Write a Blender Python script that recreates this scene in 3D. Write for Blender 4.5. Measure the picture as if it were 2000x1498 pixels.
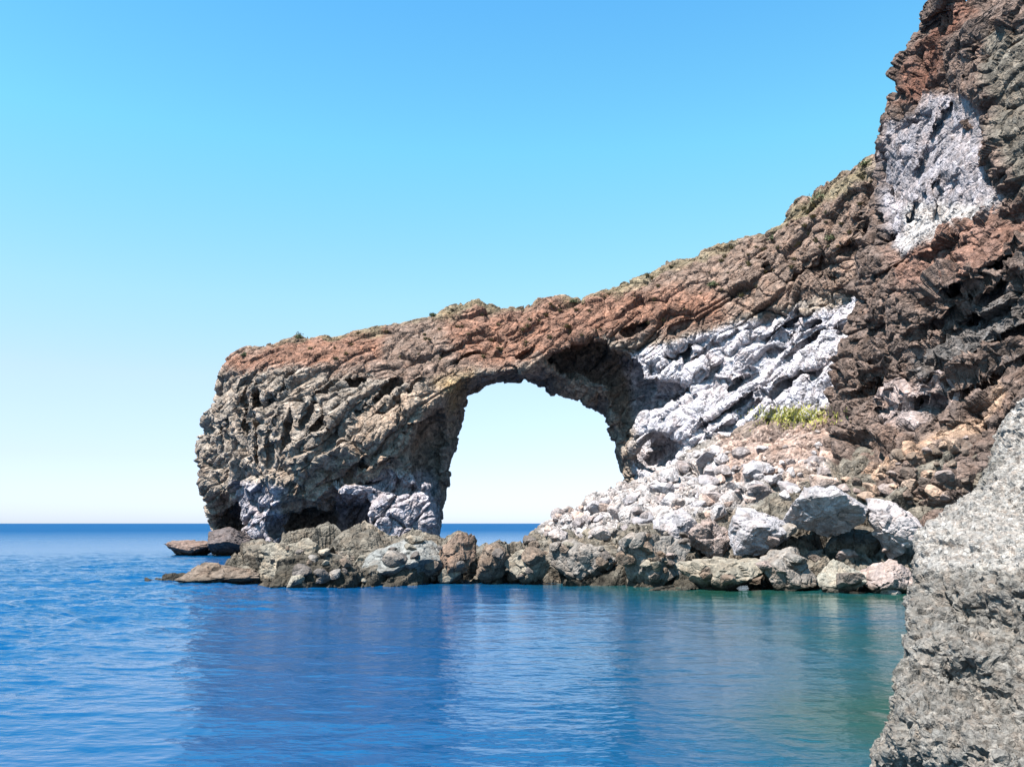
import bpy, bmesh, math, random
import numpy as np, time
T0 = time.time()
def tick(m): print('TICK', m, round(time.time() - T0, 1))
from mathutils import Vector, Matrix

# ------------------------------------------------------------------ camera, sky, sun
scene = bpy.context.scene
for o in list(bpy.data.objects):
    bpy.data.objects.remove(o, do_unlink=True)
F_PX = 1732.0
CAM_H = 3.0
PITCH = math.atan(273.0 / F_PX)
cam_data = bpy.data.cameras.new('camera')
cam_data.sensor_width = 36.0
cam_data.lens = 36.0 * F_PX / 2000.0
cam_data.clip_start = 0.1
cam_data.clip_end = 90000.0
cam = bpy.data.objects.new('camera', cam_data)
scene.collection.objects.link(cam)
cam.location = (0, 0, CAM_H)
cam.rotation_euler = (math.radians(90) + PITCH, 0, 0)
scene.camera = cam

SUN_EL, SUN_AZ = math.radians(57), math.radians(224)     # azimuth clockwise from +Y
world = bpy.data.worlds.new('World')
scene.world = world
world.use_nodes = True
wn, wl = world.node_tree.nodes, world.node_tree.links
wn.clear()
sky = wn.new('ShaderNodeTexSky')
sky.sky_type = 'NISHITA'
sky.sun_disc = False
sky.sun_elevation = SUN_EL
sky.sun_rotation = SUN_AZ
sky.air_density, sky.dust_density, sky.ozone_density = 1.0, 0.35, 1.5
# clear marine air: the hue of the sky at each height above the horizon
wtc = wn.new('ShaderNodeTexCoord')
wsep = wn.new('ShaderNodeSeparateXYZ')
wl.new(wtc.outputs['Generated'], wsep.inputs[0])
wramp = wn.new('ShaderNodeValToRGB')
wl.new(wsep.outputs['Z'], wramp.inputs['Fac'])
SKY_GAIN = 0.87
stops = [(0.005, (.74, .88, 1.35)), (0.07, (.88, .88, 1.06)), (0.155, (1.14, 1.10, 1.06)), (0.24, (1.14, 1.38, 1.2)), (0.40, (.88, 1.74, 1.5)), (0.53, (.70, 1.62, 1.75))]
while len(wramp.color_ramp.elements) < len(stops):
    wramp.color_ramp.elements.new(0.5)
for e_, (p_, c_) in zip(wramp.color_ramp.elements, stops):
    e_.position = p_; e_.color = (c_[0] * SKY_GAIN, c_[1] * SKY_GAIN, c_[2] * SKY_GAIN, 1)
whs = wn.new('ShaderNodeMix')
whs.data_type = 'RGBA'; whs.blend_type = 'MULTIPLY'; whs.inputs[0].default_value = 1.0
wbg = wn.new('ShaderNodeBackground')
wbg.inputs['Strength'].default_value = 0.071
wo = wn.new('ShaderNodeOutputWorld')
wl.new(sky.outputs['Color'], whs.inputs[6])
wl.new(wramp.outputs['Color'], whs.inputs[7])
wl.new(whs.outputs[2], wbg.inputs['Color'])
wl.new(wbg.outputs['Background'], wo.inputs['Surface'])

sun_data = bpy.data.lights.new('sun', 'SUN')
sun_data.energy = 5.0
sun_data.angle = math.radians(0.53)
sun_data.color = (1.0, 0.94, 0.86)
sun = bpy.data.objects.new('sun', sun_data)
scene.collection.objects.link(sun)
sd_ = Vector((math.sin(SUN_AZ) * math.cos(SUN_EL), math.cos(SUN_AZ) * math.cos(SUN_EL), math.sin(SUN_EL)))
sun.rotation_euler = sd_.to_track_quat('Z', 'Y').to_euler()
sun.location = (-20, -30, 60)

vs = scene.view_settings
vs.view_transform = 'Standard'
vs.look = 'None'
vs.exposure = 1.58
vs.gamma = 1.0
vs.use_curve_mapping = False
scene.cycles.max_bounces = 6
scene.cycles.diffuse_bounces = 1

rnd = random.Random(7)
C = scene.collection

# ------------------------------------------------------------------ helpers
CT, ST = math.cos(PITCH), math.sin(PITCH)

def P(px, py, Y):
    """photo pixel + a known distance -> point in the place"""
    u, v = (px - 1000) / F_PX, (749 - py) / F_PX
    dy = CT - v * ST
    return np.array((u / dy * Y, Y, CAM_H + (ST + v * CT) / dy * Y))

def PW(px, py, z=0.0):
    """photo pixel on the level z -> point"""
    u, v = (px - 1000) / F_PX, (749 - py) / F_PX
    t = (z - CAM_H) / (ST + v * CT)
    return np.array((u * t, (CT - v * ST) * t, z))

def to_px(p):
    d = p - np.array((0, 0, CAM_H))
    depth = d[:, 1] * CT + d[:, 2] * ST
    up = -d[:, 1] * ST + d[:, 2] * CT
    return 1000 + F_PX * d[:, 0] / depth, 749 - F_PX * up / depth

def stone(r, g, b):
    return srgb(r, g, b) * np.array((0.53, 0.512, 0.503))

def srgb(r, g, b):
    c = np.array((r, g, b)) / 255.0
    return np.where(c <= 0.04045, c / 12.92, ((c + 0.055) / 1.055) ** 2.4)

def smax(a, b, k):
    h = np.clip(0.5 + 0.5 * (a - b) / k, 0, 1)
    return b + (a - b) * h + k * h * (1 - h)

def sstep(a, b, x):
    t = np.clip((x - a) / (b - a), 0, 1)
    return t * t * (3 - 2 * t)

def rbf(pts, vals, smooth=0.02):
    """thin plate spline through scattered points, returns evaluator"""
    pts = np.asarray(pts, float); vals = np.asarray(vals, float)
    sc = np.ptp(pts, axis=0).max(); mn = pts.mean(0)
    q = (pts - mn) / sc
    def phi(d2):
        return 0.5 * d2 * np.log(d2 + 1e-12)
    n = len(q)
    K = phi(((q[:, None] - q[None]) ** 2).sum(-1)) + np.eye(n) * smooth * 0.01
    A = np.zeros((n + 3, n + 3)); A[:n, :n] = K
    A[:n, n] = 1; A[:n, n + 1:] = q
    A[n:, :n] = A[:n, n:].T
    w = np.linalg.solve(A, np.concatenate((vals, np.zeros(3))))
    def ev(a, b):
        sh = a.shape
        e = (np.stack((a.ravel(), b.ravel()), 1) - mn) / sc
        out = w[n] + e @ w[n + 1:]
        for i in range(n):
            out = out + w[i] * phi(((e - q[i]) ** 2).sum(1))
        return out.reshape(sh)
    return ev

def sd_poly(poly, a, b):
    """signed distance to polygon, negative inside"""
    poly = np.asarray(poly, float)
    d = np.full(a.shape, 1e18); ins = np.zeros(a.shape, bool)
    n = len(poly)
    for i in range(n):
        x0, y0 = poly[i]; x1, y1 = poly[(i + 1) % n]
        ex, ey = x1 - x0, y1 - y0
        t = np.clip(((a - x0) * ex + (b - y0) * ey) / (ex * ex + ey * ey + 1e-12), 0, 1)
        d = np.minimum(d, (a - x0 - t * ex) ** 2 + (b - y0 - t * ey) ** 2)
        if y0 != y1:
            c = ((y0 > b) != (y1 > b)) & (a < ex * (b - y0) / (y1 - y0) + x0)
            ins ^= c
    d = np.sqrt(d)
    return np.where(ins, -d, d)

# ---- noise
def _hash(i, j, k, s):
    i = i.astype(np.uint32); j = j.astype(np.uint32); k = k.astype(np.uint32)
    h = i * np.uint32(374761393) + j * np.uint32(668265263) + k * np.uint32(2147483647) + np.uint32((s * 974634777 + 12345) & 0xffffffff)
    h = (h ^ (h >> np.uint32(13))) * np.uint32(1274126177)
    h = (h ^ (h >> np.uint32(15))) * np.uint32(2246822519)
    return h ^ (h >> np.uint32(16))

def _u(h):
    return (h & np.uint32(0xffffff)).astype(np.float32) / np.float32(16777215)

def vnoise(p, s=0):
    p = p.astype(np.float32); f = np.floor(p); t = p - f; t = t * t * t * (t * (t * 6 - 15) + 10)
    i = f.astype(np.int32)
    out = 0
    for dx in (0, 1):
        wx = t[:, 0] if dx else 1 - t[:, 0]
        for dy in (0, 1):
            wy = t[:, 1] if dy else 1 - t[:, 1]
            for dz in (0, 1):
                wz = t[:, 2] if dz else 1 - t[:, 2]
                out = out + wx * wy * wz * _u(_hash(i[:, 0] + dx, i[:, 1] + dy, i[:, 2] + dz, s))
    return out * 2 - 1

def fbm(p, oct=4, s=0, gain=0.5):
    a, tot, out = 1.0, 0.0, 0
    for o in range(oct):
        out = out + a * vnoise(p * (2.03 ** o) + o * 17.3, s + o); tot += a; a *= gain
    return out / tot

def facets(p, s=0, tilt=1.0):
    """cellular blocks: each cell is a tilted plane; returns height and distance to the cell border"""
    n = len(p)
    p = p.astype(np.float32)
    f = np.floor(p - 0.5).astype(np.int32)
    d1 = np.full(n, 9e9, np.float32); d2 = d1.copy(); hh = np.zeros(n, np.float32)
    for dx in (0, 1):
        for dy in (0, 1):
            for dz in (0, 1):
                ci, cj, ck = f[:, 0] + dx, f[:, 1] + dy, f[:, 2] + dz
                h1 = _hash(ci, cj, ck, s)
                h2 = (h1 * np.uint32(2654435761)) ^ (h1 >> np.uint32(7))
                h3 = (h2 * np.uint32(2246822519)) ^ (h2 >> np.uint32(11))
                vx = ci + 0.2 + 0.6 * _u(h1) - p[:, 0]
                vy = cj + 0.2 + 0.6 * _u(h2) - p[:, 1]
                vz = ck + 0.2 + 0.6 * _u(h3) - p[:, 2]
                d = vx * vx + vy * vy + vz * vz
                near = d < d1
                g1 = _u(h2 ^ (h1 >> np.uint32(3))) - 0.5; g2 = _u(h3 ^ (h2 >> np.uint32(5))) - 0.5; g3 = _u(h1 ^ (h3 >> np.uint32(4))) - 0.5
                hv = (g1 * vx + g2 * vy + g3 * vz) * 2 * tilt + (_u(h3 + h1) - 0.5)
                d2 = np.where(near, d1, np.minimum(d2, d)); d1 = np.where(near, d, d1)
                hh = np.where(near, hv, hh)
    return hh, np.sqrt(d2) - np.sqrt(d1)

# ---- meshing of a solid sampled on a grid
def surface_nets(f, org, h):
    s = f < 0
    nx, ny, nz = f.shape
    cnt = np.zeros((nx - 1, ny - 1, nz - 1), np.int8)
    for a in (0, 1):
        for b in (0, 1):
            for c in (0, 1):
                cnt += s[a:nx - 1 + a, b:ny - 1 + b, c:nz - 1 + c]
    act = np.argwhere((cnt > 0) & (cnt < 8))
    idx = np.full(cnt.shape, -1, np.int32)
    idx[act[:, 0], act[:, 1], act[:, 2]] = np.arange(len(act))
    acc = np.zeros((len(act), 3)); num = np.zeros(len(act))
    cor = [(a, b, c) for a in (0, 1) for b in (0, 1) for c in (0, 1)]
    for A in cor:
        for ax in range(3):
            if A[ax]: continue
            B = list(A); B[ax] = 1
            fa = f[act[:, 0] + A[0], act[:, 1] + A[1], act[:, 2] + A[2]]
            fb = f[act[:, 0] + B[0], act[:, 1] + B[1], act[:, 2] + B[2]]
            m = (fa < 0) != (fb < 0)
            t = np.where(m, fa / np.where(m, fa - fb, 1), 0)
            pos = np.tile(np.array(A, float), (len(act), 1)); pos[:, ax] = t
            acc += np.where(m[:, None], pos, 0); num += m
    verts = (act + acc / num[:, None]) * h + np.array(org)
    quads = []
    for ax in range(3):
        o1, o2 = (ax + 1) % 3, (ax + 2) % 3
        sl0 = [slice(None)] * 3; sl1 = [slice(None)] * 3
        sl0[ax] = slice(0, -1); sl1[ax] = slice(1, None)
        a, b = s[tuple(sl0)], s[tuple(sl1)]
        e = np.argwhere(a != b)
        e = e[(e[:, o1] > 0) & (e[:, o2] > 0) & (e[:, o1] < f.shape[o1] - 1) & (e[:, o2] < f.shape[o2] - 1)]
        fl = a[e[:, 0], e[:, 1], e[:, 2]]
        def cell(d1, d2):
            q = e.copy(); q[:, o1] -= d1; q[:, o2] -= d2
            return idx[q[:, 0], q[:, 1], q[:, 2]]
        q = np.stack((cell(1, 1), cell(0, 1), cell(0, 0), cell(1, 0)), 1)
        q = np.where(fl[:, None], q, q[:, ::-1])
        quads.append(q)
    return verts, np.concatenate(quads)

def np_mesh(name, v, q):
    me = bpy.data.meshes.new(name)
    v = np.ascontiguousarray(v, np.float32); q = np.ascontiguousarray(q, np.int32)
    k = q.shape[1]
    me.vertices.add(len(v)); me.vertices.foreach_set('co', v.ravel())
    me.loops.add(q.size); me.loops.foreach_set('vertex_index', q.ravel())
    me.polygons.add(len(q))
    me.polygons.foreach_set('loop_start', np.arange(0, q.size, k, dtype=np.int32))
    me.update(calc_edges=True)
    return me

def normals(v, q):
    a = np.cross(v[q[:, 2]] - v[q[:, 0]], v[q[:, 3]] - v[q[:, 1]])
    n = np.zeros_like(v)
    for c in range(3):
        w = np.concatenate((a[:, c],) * 4)
        n[:, c] = np.bincount(q.T.ravel(), weights=w, minlength=len(v))
    return n / (np.linalg.norm(n, axis=1)[:, None] + 1e-12)

def relax(v, q, it=1, k=0.5):
    for _ in range(it):
        cen = v[q].mean(1)
        cnt = np.bincount(q.ravel(), minlength=len(v)).astype(float)
        m = np.zeros_like(v)
        for c in range(3):
            m[:, c] = np.bincount(q.T.ravel(), weights=np.concatenate((cen[:, c],) * 4), minlength=len(v))
        ok = cnt > 3
        v = np.where(ok[:, None], v + k * (m / np.maximum(cnt, 1)[:, None] - v), v)
    return v

def subdivide(v, q):
    """each quad into four, then a light smoothing"""
    v = relax(v, q, 2)
    nv = len(v)
    e = np.stack((q, np.roll(q, -1, 1)), -1).reshape(-1, 2)
    key = np.minimum(e[:, 0], e[:, 1]).astype(np.int64) * nv + np.maximum(e[:, 0], e[:, 1])
    uq, first, inv = np.unique(key, return_index=True, return_inverse=True)
    mid = (v[e[first, 0]] + v[e[first, 1]]) / 2
    em = (inv.reshape(-1, 4) + nv)
    cen = v[q].mean(1); ci = np.arange(len(q)) + nv + len(uq)
    v2 = np.concatenate((v, mid, cen))
    q2 = np.concatenate([np.stack((q[:, k], em[:, k], ci, em[:, (k + 3) % 4]), 1) for k in range(4)])
    v2 = relax(v2, q2, 1)
    used = np.unique(q2); rm = np.full(len(v2), -1, np.int64); rm[used] = np.arange(len(used))
    v2, q2 = v2[used], rm[q2]
    n2 = normals(v2, q2)
    n2 = relax(n2, q2, 6, 1.0)
    return v2, n2 / (np.linalg.norm(n2, axis=1)[:, None] + 1e-9), q2

def empty(name, loc, label, cat, group=None):
    e = bpy.data.objects.new(name, None); C.objects.link(e)
    e.location = loc; e['label'] = label; e['category'] = cat
    e.empty_display_size = 0.5
    if group: e['group'] = group
    return e

def put(name, v, q, mat, parent=None, col=None, smooth=False, base=None):
    off = np.array(parent.location) if parent else (np.array(base) if base is not None else np.zeros(3))
    used = np.unique(q)
    remap = np.full(len(v), -1, np.int32); remap[used] = np.arange(len(used))
    me = np_mesh(name, v[used] - off, remap[q])
    if col is not None:
        at = me.color_attributes.new('tint', 'FLOAT_COLOR', 'POINT')
        c4 = np.ones((len(used), 4), np.float32); c4[:, :3] = col[used]
        at.data.foreach_set('color', c4.ravel())
    me.polygons.foreach_set('use_smooth', np.full(len(me.polygons), smooth))
    me.materials.append(mat)
    o = bpy.data.objects.new(name, me); C.objects.link(o)
    if parent: o.parent = parent
    elif base is not None: o.location = off
    return o

# ------------------------------------------------------------------ materials
class NT:
    def __init__(s, name):
        s.m = bpy.data.materials.new(name); s.m.use_nodes = True
        s.n, s.l = s.m.node_tree.nodes, s.m.node_tree.links
        s.b = s.n['Principled BSDF']
    def add(s, t, **kw):
        n = s.n.new(t)
        for k, v in kw.items():
            if k in n.inputs: n.inputs[k].default_value = v
            else: setattr(n, k, v)
        return n
    def link(s, a, b): s.l.new(a, b)
    def math(s, op, a, b=None):
        n = s.n.new('ShaderNodeMath'); n.operation = op
        for i, x in enumerate((a, b)):
            if x is None: continue
            if isinstance(x, (int, float)): n.inputs[i].default_value = x
            else: s.l.new(x, n.inputs[i])
        return n.outputs[0]
    def noise(s, co, scale, detail=4, rough=0.6):
        n = s.add('ShaderNodeTexNoise'); n.inputs['Scale'].default_value = scale
        n.inputs['Detail'].default_value = detail; n.inputs['Roughness'].default_value = rough
        s.l.new(co, n.inputs['Vector']); return n.outputs['Fac']
    def ramp(s, x, pts):
        r = s.add('ShaderNodeValToRGB'); s.l.new(x, r.inputs['Fac'])
        el = r.color_ramp.elements
        while len(el) < len(pts): el.new(0.5)
        for e, (p, c) in zip(el, pts):
            e.position = p; e.color = (*c, 1) if len(c) == 3 else c
        return r.outputs['Color']
    def mix(s, mode, fac, a, b):
        n = s.n.new('ShaderNodeMix'); n.data_type = 'RGBA'; n.blend_type = mode
        for i, x in ((0, fac), (6, a), (7, b)):
            if isinstance(x, (int, float)): n.inputs[i].default_value = x
            elif isinstance(x, tuple): n.inputs[i].default_value = (*x, 1)
            else: s.l.new(x, n.inputs[i])
        return n.outputs[2]

def rock_material(name, k=1.0, bump=0.6, speck=1.0, tint=None):
    t = NT(name)
    co = t.add('ShaderNodeNewGeometry').outputs['Position']
    if tint is None:
        at = t.add('ShaderNodeAttribute'); at.attribute_name = 'tint'
        base = at.outputs['Color']
    else:
        rg = t.add('ShaderNodeRGB'); rg.outputs[0].default_value = (*tint, 1); base = rg.outputs[0]
    n1 = t.noise(co, 0.55 * k, 5, 0.65)
    n2 = t.noise(co, 3.1 * k, 6, 0.75)
    vor = t.add('ShaderNodeTexVoronoi'); vor.inputs['Scale'].default_value = 2.3 * k
    t.link(co, vor.inputs['Vector'])
    sep = t.add('ShaderNodeSeparateColor'); t.link(vor.outputs['Color'], sep.inputs[0])
    g = lambda a: (a, a, a)
    big = t.ramp(n1, [(0.3, g(0.72)), (0.5, g(1.0)), (0.7, g(1.22))])
    fine = t.ramp(n2, [(0.34, g(0.35)), (0.5, g(1.0)), (0.66, g(1.45))])
    cell = t.ramp(sep.outputs[0], [(0.0, g(0.4)), (0.15, g(0.8)), (0.75, g(1.05)), (1.0, g(1.5))])
    c = t.mix('MULTIPLY', 1.0, base, big)
    c = t.mix('MULTIPLY', 0.85 * speck, c, fine)
    c = t.mix('MULTIPLY', 0.9 * speck, c, cell)
    # rusty and cool drifts of the mineral
    n3 = t.noise(co, 0.9 * k, 4, 0.7)
    hue = t.ramp(n3, [(0.35, (0.93, 1.0, 1.07)), (0.5, (1, 1, 1)), (0.66, (1.14, 0.97, 0.86))])
    c = t.mix('MULTIPLY', 0.55, c, hue)
    t.link(c, t.b.inputs['Base Color'])
    t.b.inputs['Roughness'].default_value = 0.93
    t.b.inputs['Specular IOR Level'].default_value = 0.2
    vb = t.add('ShaderNodeTexVoronoi'); vb.inputs['Scale'].default_value = 5.0 * k
    t.link(co, vb.inputs['Vector'])
    h = t.math('ADD', t.math('MULTIPLY', n2, 0.5), t.math('MULTIPLY', vb.outputs['Distance'], 0.35))
    wrp = t.add('ShaderNodeVectorMath'); wrp.operation = 'MULTIPLY_ADD'
    nz = t.add('ShaderNodeTexNoise'); nz.inputs['Scale'].default_value = 1.5 * k; nz.inputs['Detail'].default_value = 4
    t.link(co, nz.inputs['Vector'])
    t.link(nz.outputs['Color'], wrp.inputs[0]); wrp.inputs[1].default_value = (0.5 / k,) * 3; t.link(co, wrp.inputs[2])
    for sc_, w_ in ((1.1, 0.55), (3.4, 0.3)):
        ve = t.add('ShaderNodeTexVoronoi'); ve.feature = 'DISTANCE_TO_EDGE'; ve.inputs['Scale'].default_value = sc_ * k
        t.link(wrp.outputs[0], ve.inputs['Vector'])
        h = t.math('ADD', h, t.math('MULTIPLY', t.math('MINIMUM', t.math('MULTIPLY', ve.outputs['Distance'], 9.0), 1.0), w_))
    bp = t.add('ShaderNodeBump'); bp.inputs['Strength'].default_value = bump; bp.inputs['Distance'].default_value = 0.25 / k
    t.link(h, bp.inputs['Height']); t.link(bp.outputs[0], t.b.inputs['Normal'])
    return t.m

M_ROCK = rock_material('volcanic_rock', 1.0, 0.65)
M_NEAR = rock_material('conglomerate_rock', 7.5, 0.6, 0.85)

# ------------------------------------------------------------------ the arch headland
g_org = (-37.0, 40.0, -1.6); H = 0.2
gx = np.arange(g_org[0], 34.0, H); gy = np.arange(g_org[1], 98.0, H); gz = np.arange(g_org[2], 36.0, H)
XZx, XZz = np.meshgrid(gx, gz, indexing='ij')
XYx, XYy = np.meshgrid(gx, gy, indexing='ij')

face = [(385,900,90),(395,830,89),(420,740,90),(395,980,90),(470,720,85),(470,850,82.5),(470,960,83),(550,720,81),(550,850,78),(550,970,79),
        (650,730,79.5),(650,850,76.5),(650,970,78),(750,740,78.5),(750,850,75.5),(750,950,76.5),(850,720,78.5),(850,800,77),(840,950,77.5),
        (800,1040,76),(700,1050,76.5),(600,1050,79),(480,1060,86),(420,1060,90),
        (440,700,91),(520,665,89.5),(650,648,88.5),(780,628,88),(900,596,88),(1060,590,88),(1180,568,87),(1300,522,85),(1400,487,83),(1500,455,79.5),
        (1580,370,75.5),(1670,320,70.5),(1720,292,67),
        (600,690,83.5),(720,690,82),(900,680,81),(1050,650,82),(1200,620,81),(1300,600,79),(1400,570,77),(1500,540,74),(1600,450,71.5),(1680,400,67),
        (950,735,79),(1100,690,79.5),(1250,680,80),(1300,660,78.5),(1400,640,76.5),(1500,600,74),(1600,580,70.5),(1690,540,66),(1250,800,80),(1300,800,77.5),
        (1400,750,75.5),(1500,720,73),(1600,700,69.5),(1660,700,66),(1250,900,79),(1350,850,74.5),(1450,800,72),(1550,780,69.5),(1620,800,66),
        (1250,1000,79),(1400,1000,74),(1600,1000,66)]
A = np.array([P(*a) for a in face])
Fev = rbf(A[:, [0, 2]], A[:, 1], 0.05)
F2D = Fev(XZx, XZz)

sil = [(400,1110,90),(410,1050,90),(408,985,90),(394,940,90),(388,880,90),(393,820,90),(406,775,90),(424,725,90.5),(440,702,91),(470,684,90.5),(520,667,89.5),(580,654,89),(650,648,88.5),
       (720,640,88),(780,628,88),(830,611,88),(870,601,88),(930,593,88),(1000,592,88),(1060,590,88),(1120,582,87.5),(1180,568,87),(1240,550,86),(1300,522,85),
       (1350,502,84),(1400,487,83),(1450,472,81),(1500,455,79.5),(1545,425,77),(1562,395,76),(1582,370,75.5),(1620,346,73),(1670,320,70.5),(1720,292,67)]
S = np.array([P(*a) for a in sil])
poly = [(a[0], a[2]) for a in S] + [(40, S[-1][2] + 4), (40, -6), (S[0][0] + 0.5, -6)]
dS = sd_poly(poly, XZx, XZz)
Yc = np.interp(gx, S[8:, 0], S[8:, 1], left=91, right=60)
back = (Yc[:, None, None] + 6.0 + np.clip(20 - gz, 0, 30)[None, None, :] * 0.12)

f = (F2D[:, None, :] - gy[None, :, None]).astype(np.float32)
f = smax(f, dS[:, None, :].astype(np.float32), 1.6)
f = smax(f, (gy[None, :, None] - back).astype(np.float32), 2.0)

mouth = [(905,748),(950,738),(1035,725),(1060,702),(1120,684),(1190,700),(1236,722),(1245,800),(1238,880),(1255,930),(1190,1000),(1150,1130),(855,1130),(852,1010),(842,935),(806,892),(832,835),(876,780)]
opening = [(938,756),(980,744),(1048,747),(1085,768),(1140,786),(1178,802),(1193,850),(1202,890),(1212,925),(1230,980),(1150,1120),(868,1120),(867,1010),(880,950),(890,900),(904,840),(905,795),(918,772)]
pm = np.array([P(a, b, 78) for a, b in mouth])[:, [0, 2]]
po = np.array([P(a, b, 86) for a, b in opening])[:, [0, 2]]
dm, do = sd_poly(pm, XZx, XZz).astype(np.float32), sd_poly(po, XZx, XZz).astype(np.float32)
tt = np.clip((gy - 78) / 8.0, -0.3, 1.0)[None, :, None].astype(np.float32)
hole = dm[:, None, :] * (1 - tt) + do[:, None, :] * tt
hole = hole - 0.35 - np.clip(gy - 88, 0, 20)[None, :, None].astype(np.float32) * 0.25
f = smax(f, -hole, 0.5)

def on_face(px, py, ev, Y=70.0):
    for _ in range(5):
        p = P(px, py, Y); Y = 0.5 * Y + 0.5 * float(ev(np.array([p[0]]), np.array([p[2]]))[0])
    return Y
def slits(f, ev, poly, count, ang, length, width, dep, seed, Y=70.0):
    r = random.Random(seed); xs = [a for a, b in poly]; ys = [b for a, b in poly]
    while count > 0:
        x, y = r.uniform(min(xs), max(xs)), r.uniform(min(ys), max(ys))
        if sd_poly(poly, np.array([x]), np.array([y]))[0] > 0: continue
        count -= 1
        carve(f, x, y, on_face(x, y, ev, Y) + 0.3, r.uniform(*length), r.uniform(*width), r.uniform(*dep), ang + r.uniform(-9, 9))

def carve(f, px, py, Y, rx, ry, dep, ang=0.0):
    c = P(px, py, Y); k = Y / F_PX
    rx, ry = rx * k, ry * k
    R = max(rx, ry, dep) * 1.4 + 0.6
    ix = slice(max(0, np.searchsorted(gx, c[0] - R)), np.searchsorted(gx, c[0] + R))
    iy = slice(max(0, np.searchsorted(gy, c[1] - R)), np.searchsorted(gy, c[1] + R))
    iz = slice(max(0, np.searchsorted(gz, c[2] - R)), np.searchsorted(gz, c[2] + R))
    dx = gx[ix][:, None, None] - c[0]; dy = gy[iy][None, :, None] - c[1]; dz = gz[iz][None, None, :] - c[2]
    ca, sa = math.cos(math.radians(ang)), math.sin(math.radians(ang))
    a = dx * ca + dz * sa; b = -dx * sa + dz * ca
    e = (np.sqrt((a / rx) ** 2 + (b / ry) ** 2 + (dy / dep) ** 2) - 1) * min(rx, ry, dep)
    f[ix, iy, iz] = smax(f[ix, iy, iz], -e.astype(np.float32), 0.3)

for cv in [(1150,705,84,105,44,4.2,-12),(1238,785,83.5,44,105,3.6,0),(843,890,81.0,42,85,3.4,-8),
           (448,1030,88,48,60,8),(590,1034,81,80,56,8.5),(675,1010,80.5,60,44,7.5),(476,790,82.8,9,58,2.6,4),(503,775,81.8,7,62,2.4,3),
           (560,740,80,9,30,2,-20),(640,860,76.5,8,60,1.6,-38),(735,790,77.5,8,70,1.8,-40),(600,800,77.5,7,45,1.4,-20),(690,745,78.5,26,8,2),
           (800,955,76.5,60,9,1.6,-12),(720,938,76.6,40,7,1.5,4),(760,757,78,14,26,2,-30),(845,880,77.5,32,70,3.4,-20),
           (1150,715,80,88,32,4.5,-12),(1215,770,80,36,85,4.0,0),(1290,772,79.5,66,32,5.0,10),(1300,700,78.3,50,9,2,25),(1345,690,77.5,8,30,2,-10),
           (1285,885,78.5,50,38,5.2,15),(1655,640,67,15,17,2.6),(1395,720,75.8,34,7,1.6,32),(1480,665,74,40,7,1.5,20),(1560,735,71,60,6,1.4,12),(1380,830,74,60,8,1.8,33),
           (1240,640,80,30,8,1.8,20),(900,640,81.5,7,22,1.2,-30),(1080,600,84,30,6,1,0),(1330,640,78,26,8,1.6,15),(1440,650,75.6,22,8,1.6,10),
           (1500,520,75,8,26,1.6,10),(1620,520,69.5,10,40,1.8,15),(1700,470,66,9,40,2,6)]:
    carve(f, *cv)

slits(f, Fev, [(1290,690),(1480,640),(1680,590),(1620,770),(1400,850),(1300,840)], 15, 31, (28, 70), (4.5, 8), (1.3, 2.2), 3)
slits(f, Fev, [(440,740),(850,740),(800,880),(640,960),(440,930)], 16, 54, (24, 60), (4, 7), (1.2, 2.0), 4)
slits(f, Fev, [(405,760),(560,740),(560,940),(410,950)], 8, 88, (30, 70), (4, 7), (1.4, 2.4), 14)
slits(f, Fev, [(480,690),(900,620),(1400,530),(1650,400),(1680,520),(1250,640),(950,710),(560,715)], 16, 25, (10, 30), (4, 7), (0.8, 1.5), 6)
# scree, shelf and sea bed in front of and under the arch
ter = [(1060,1025,70),(1120,1002,71),(1200,965,73),(1245,938,75.5),(1300,930,72),(1350,885,73),(1400,862,71),(1450,850,69),(1500,835,68),(1600,832,65),(1650,830,62),
       (1250,990,62),(1350,965,62),(1450,935,61),(1550,910,59),(1650,900,56),(1100,1060,54),(1200,1045,54),(1300,1025,53),(1400,1005,52),(1500,985,50),(1600,965,49.5),(1700,965,48),(1800,965,46),(1900,930,45),
       (930,1072,51),(1000,1076,50),(480,1100,47),(520,1085,48),(580,1062,49),(640,1062,49),(720,1057,50),(800,1050,51),(860,1047,51),(900,1068,50),(430,1115,46.5),(390,1122,45.5)]
T = [P(*a) for a in ter]
shore = [(340,1141),(400,1142),(470,1143),(550,1147),(650,1149),(750,1146),(850,1143),(930,1140),(1000,1140),(1100,1142),(1200,1146),(1300,1150),(1400,1155),(1500,1159),(1600,1166),(1700,1169),(1800,1170),(1900,1170)]
for a in shore:
    w = PW(*a); d = w / w[1]
    if a[0] > 1320: w = d * (w[1] + 4.0); w[2] = -0.1
    T.append(w)
    T.append(np.array((d[0] * (w[1] - 2.0), w[1] - 2.0, -1.6)))
for px, Y, z in [(300,44,-1.5),(300,50,-1.6),(300,60,-1.8),(340,50,-1.2),(400,53,-1.2),(400,60,-1.6),(480,54,-0.8),(500,60,-1.4),(600,57,0.2),(600,64,-0.8),(700,64,-0.3),(800,62,0.2),(880,60,-0.4),(900,66,-1),(960,62,-0.3),(1000,64,-0.6),
                 (350,75,-2),(500,75,-1.5),(650,74,-0.2),(780,73,0.4),(900,75,-1.8),(1000,78,-2),(950,90,-2.2),(1100,80,-1),(1200,84,0.5),(1050,92,-2),(1250,92,0),(700,92,-2),(400,92,-2.2),(1500,80,9),(1400,80,7),(1300,80,4)]:
    p = P(px, 1022, Y); T.append(np.array((p[0], Y, z)))
T = np.array(T)
T2D = rbf(T[:, :2], T[:, 2], 0.03)(XYx, XYy)
fT = ((gz[None, None, :] - T2D[:, :, None]) * 0.75).astype(np.float32)
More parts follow.
